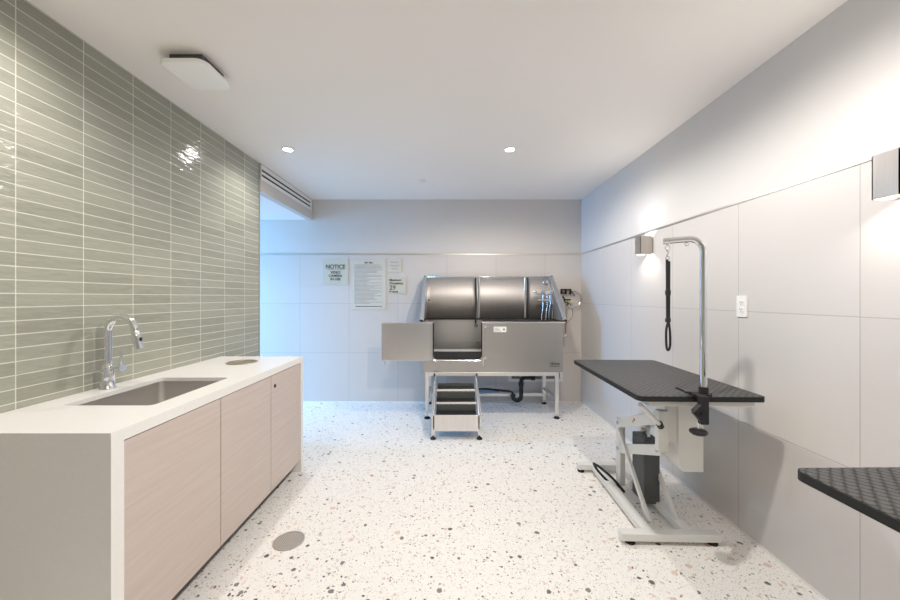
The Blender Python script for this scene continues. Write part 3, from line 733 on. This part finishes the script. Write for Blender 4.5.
# ------------------------------------------------------------------ grooming table
TW, TL, TZ = .605, 1.03, .87
def table(label):
    t = thing('grooming_table', (0, 0, 0), label, 'grooming table', 'black-topped grooming tables along the right wall')
    MB().plate(rrect(-TW/2, -TL/2, TW/2, TL/2, .03), [], TZ-.022, TZ, lambda x, y, q: (x, y, q)).build('table_top', M['mat'], t, .004)
    MB().plate(rrect(-TW/2-.004, -TL/2-.004, TW/2+.004, TL/2+.004, .034), [rrect(-TW/2, -TL/2, TW/2, TL/2, .03)], TZ-.026, TZ-.002, lambda x, y, q: (x, y, q)).build('edge_band', M['rubber'], t)
    z1 = TZ-.028
    MB().box((-.24, -.485, z1-.03), (.27, -.455, z1)).box((-.24, .455, z1-.03), (.27, .485, z1)).box((-.24, -.455, z1-.03), (-.21, .455, z1)).box((.20, -.455, z1-.03), (.23, .455, z1)).build('under_frame', M['enamel'], t, .002)
    # drive housing hanging at the near end
    mb = MB(); mb.prism([(.02, -.285, z1-.03), (.02, -.285, .44), (.045, -.285, .395), (.155, -.285, .395), (.155, -.285, z1-.03)], (0, .16, 0)); mb.build('drive_housing', M['enamel'], t, .004)
    MB().box((-.10, -.31, .515), (-.045, -.27, .735)).build('side_plate', M['enamel'], t, .003)
    MB().box((-.045, -.27, .55), (.02, -.16, z1-.03)).build('hanger_box', M['enamel'], t, .003)
    # parallel lift arms on both sides
    for x in (-.05, .11):
        u = MB().bar((x, .28, .47), (x, -.25, .68), .03, .066, (0, 0, 1), .004).build('upper_lift_arm', M['enamel'], t)
        if x < 0: MB().cyl((x-.0152, .04, .572), (x-.0165, .04, .572), .009).build('red_sticker', M['red'], u); MB().cyl((x-.0152, .058, .555), (x-.0165, .058, .555), .009).build('green_sticker', M['green_p'], u)
        MB().bar((x, .28, .29), (x, -.25, .50), .03, .06, (0, 0, 1), .004).build('lower_lift_arm', M['enamel'], t)
        up = MB().box((x-.018, .24, .045), (x+.018, .31, .50)).build('upright', M['enamel'], t, .004)
        for yy, zz_ in ((.28, .47), (.28, .29), (-.23, .672), (-.23, .492)): MB().cyl((x-.024, yy, zz_), (x+.024, yy, zz_), .012).build('pivot_bolt', M['dchrome'], up)
        MB().bar((x-.024, .25, .44), (x-.024, -.16, .045), .02, .03, (0, 0, 1), .003).build('diagonal_brace', M['enamel'], t)
    s = MB().tube([(-.27, -.455, z1-.03), (-.098, -.315, .665)], .011, 12).build('stay_tube', M['enamel'], t)
    MB().cyl((-.103, -.319, .672), (-.088, -.307, .650), .017).build('end_cap', M['black'], s)
    MB().box((-.015, .02, .045), (.085, .18, .45)).build('motor_column', M['dgrey'], t, .006)
    MB().box((.02, .05, .45), (.04, .07, .60)).build('ram', M['chrome'], t)
    # floor base
    MB().box((-.26, .52, .022), (.24, .575, .062)).box((-.29, -.30, .022), (.24, -.245, .062)).box((-.16, -.245, .022), (-.10, .52, .062)).box((.06, -.245, .022), (.12, .52, .062)).build('base_frame', M['enamel'], t, .003)
    for x in (-.235, .21):
        for y in (.548, -.272): MB().lathe([(0, .0005), (.026, .0005), (.026, .012), (.01, .022), (0, .022)], (x, y, 0)).build('foot', M['rubber'], t)
    pd = smooth_path([(-.06, .19, .03), (-.12, .24, .10), (-.195, .27, .16), (-.22, .285, .172), (-.222, .31, .165), (-.195, .30, .12), (-.125, .285, .05), (-.06, .26, .03)])
    MB().tube(pd, .009, 10).build('foot_pedal', M['black'], t)
    return t
t1 = table('black-topped grooming table with hinged white legs and steel arm beside the sconce')
t2 = copy_tree(t1); t2['label'] = 'black-topped grooming table cropped at the lower right of the photo, nearest the camera'
t1.location = (1.228, 2.275, 0); t1.rotation_euler.z = R(-1.5)
t2.location = (1.272, .515, 0); t2.rotation_euler.z = R(.8)
# grooming arm clamped on the near edge
ax, ay = 1.212, 1.752
t = thing('leash_stand', (ax, ay, TZ), 'chrome grooming arm clamped to the edge of the black table', 'grooming arm')
zt = 1.632; rb = .06; dd = Vector((-.78, .42, 0)).normalized()
pts = [Vector((ax, ay, TZ+.012)), Vector((ax, ay, 1.3))]+[Vector((ax, ay, zt-rb))+dd*rb*(1-math.cos(a))+Vector((0, 0, rb*math.sin(a))) for a in [R(90*k/10) for k in range(11)]]
pts += [Vector((ax, ay, zt-.003))+dd*.168]
MB().tube(pts, .0155, 16).build('post', M['chrome'], t)
endp = pts[-1]
MB().box((ax-.055, ay-.012, TZ+.0045), (ax+.035, ay+.035, TZ+.02), bev=.004).cyl((ax, ay, TZ+.012), (ax, ay, TZ+.05), .021).build('clamp_plate', M['black'], t)
MB().bar((ax-.02, ay+.012, TZ+.017), (ax-.075, ay+.03, TZ+.018), .03, .012, bev=.004).bar((ax-.07, ay+.03, TZ+.02), (ax-.105, ay+.05, TZ+.035), .022, .010, bev=.004).build('clamp_lever', M['black'], t)
MB().box((ax-.05, ay-.058, TZ-.115), (ax-.012, ay-.026, TZ+.018), bev=.004).box((ax-.05, ay-.03, TZ+.0045), (ax+.02, ay+.0, TZ+.018)).bar((ax-.045, ay-.045, TZ-.03), (ax-.075, ay-.045, TZ-.06), .02, .03, (0, 1, 0)).bar((ax-.075, ay-.045, TZ-.055), (ax-.045, ay-.045, TZ-.09), .02, .02, (0, 1, 0)).build('clamp_bracket', M['black'], t)
MB().cyl((ax-.045, ay-.03, TZ-.148), (ax-.045, ay-.03, TZ-.10), .006).build('clamp_screw', M['chrome'], t)
MB().lathe([(0, -.012), (.03, -.012), (.038, -.004), (.038, .004), (.03, .01), (0, .012)], (ax-.045, ay-.03, TZ-.155)).build('knob', M['black'], t)
for dx in (.10,):
    q = pts[-1]-dd*dx
    MB().torus(q+Vector((0, 0, -.020)), .009, .0022, 'y', 20).torus(q, .0145, .002, 'x', 20).build('spare_ring', M['chrome'], t)
# noose leash
hp = endp-dd*.02
t = thing('grooming_noose', hp, 'black grooming noose hanging from the chrome arm above the table', 'leash')
x, y, z = hp
MB().torus((x, y, z-.001), .0165, .0024, 'x', 24).torus((x, y, z-.034), .012, .0024, 'y', 24).build('ring', M['chrome'], t)
MB().tube([(x, y, z-.046), (x+.004, y, z-.06), (x-.004, y, z-.07), (x, y, z-.08)], .0035, 8).torus((x, y, z-.085), .009, .0025, 'y', 20).build('snap_hook', M['chrome'], t)
mb = MB()
mb.bar((x-.003, y, z-.09), (x-.001, y, z-.40), .004, .013, (1, 0, 0)).bar((x+.007, y-.003, z-.10), (x+.006, y-.003, z-.40), .004, .008, (1, 0, 0))
mb.build('strap', M['black'], t)
MB().box((x-.011, y-.007, z-.27), (x+.013, y+.006, z-.245), bev=.002).build('slider', M['black'], t)
MB().box((x-.011, y-.007, z-.405), (x+.013, y+.006, z-.385), bev=.002).build('slider', M['black'], t)
lp = smooth_path([(x, y-.004, z-.40), (x-.009, y-.004, z-.44), (x-.010, y-.004, z-.50), (x-.006, y-.004, z-.538), (x+.003, y-.004, z-.542), (x+.010, y-.004, z-.515), (x+.009, y-.004, z-.45), (x+.002, y-.004, z-.40)])
MB().tube(lp, .0058, 8).build('loop', M['black'], t)

# ------------------------------------------------------------------ daylight from the alcove window
al = bpy.data.lights.new('window_daylight', 'AREA'); al.shape = 'RECTANGLE'; al.size = 1.8; al.size_y = 1.0; al.energy = 105; al.color = (.17, .49, 1); al.spread = R(100)
ao = bpy.data.objects.new('window_daylight', al); ao.location = (AX-.12, 3.95, 1.5); ao.rotation_euler = (0, R(-74), R(34)); C.objects.link(ao)
wd = bpy.data.worlds.new('world'); SC.world = wd; wd.use_nodes = True
bg = wd.node_tree.nodes['Background']; bg.inputs[0].default_value = (.45, .68, 1, 1); bg.inputs[1].default_value = 1.0
SC.view_settings.view_transform = 'Standard'; SC.view_settings.look = 'None'; SC.view_settings.exposure = .46; SC.view_settings.gamma = 1.12
SC.cycles.max_bounces = 14; SC.cycles.diffuse_bounces = 8; SC.cycles.use_denoising = True
SC.cycles.sample_clamp_indirect = 6; SC.cycles.caustics_reflective = False
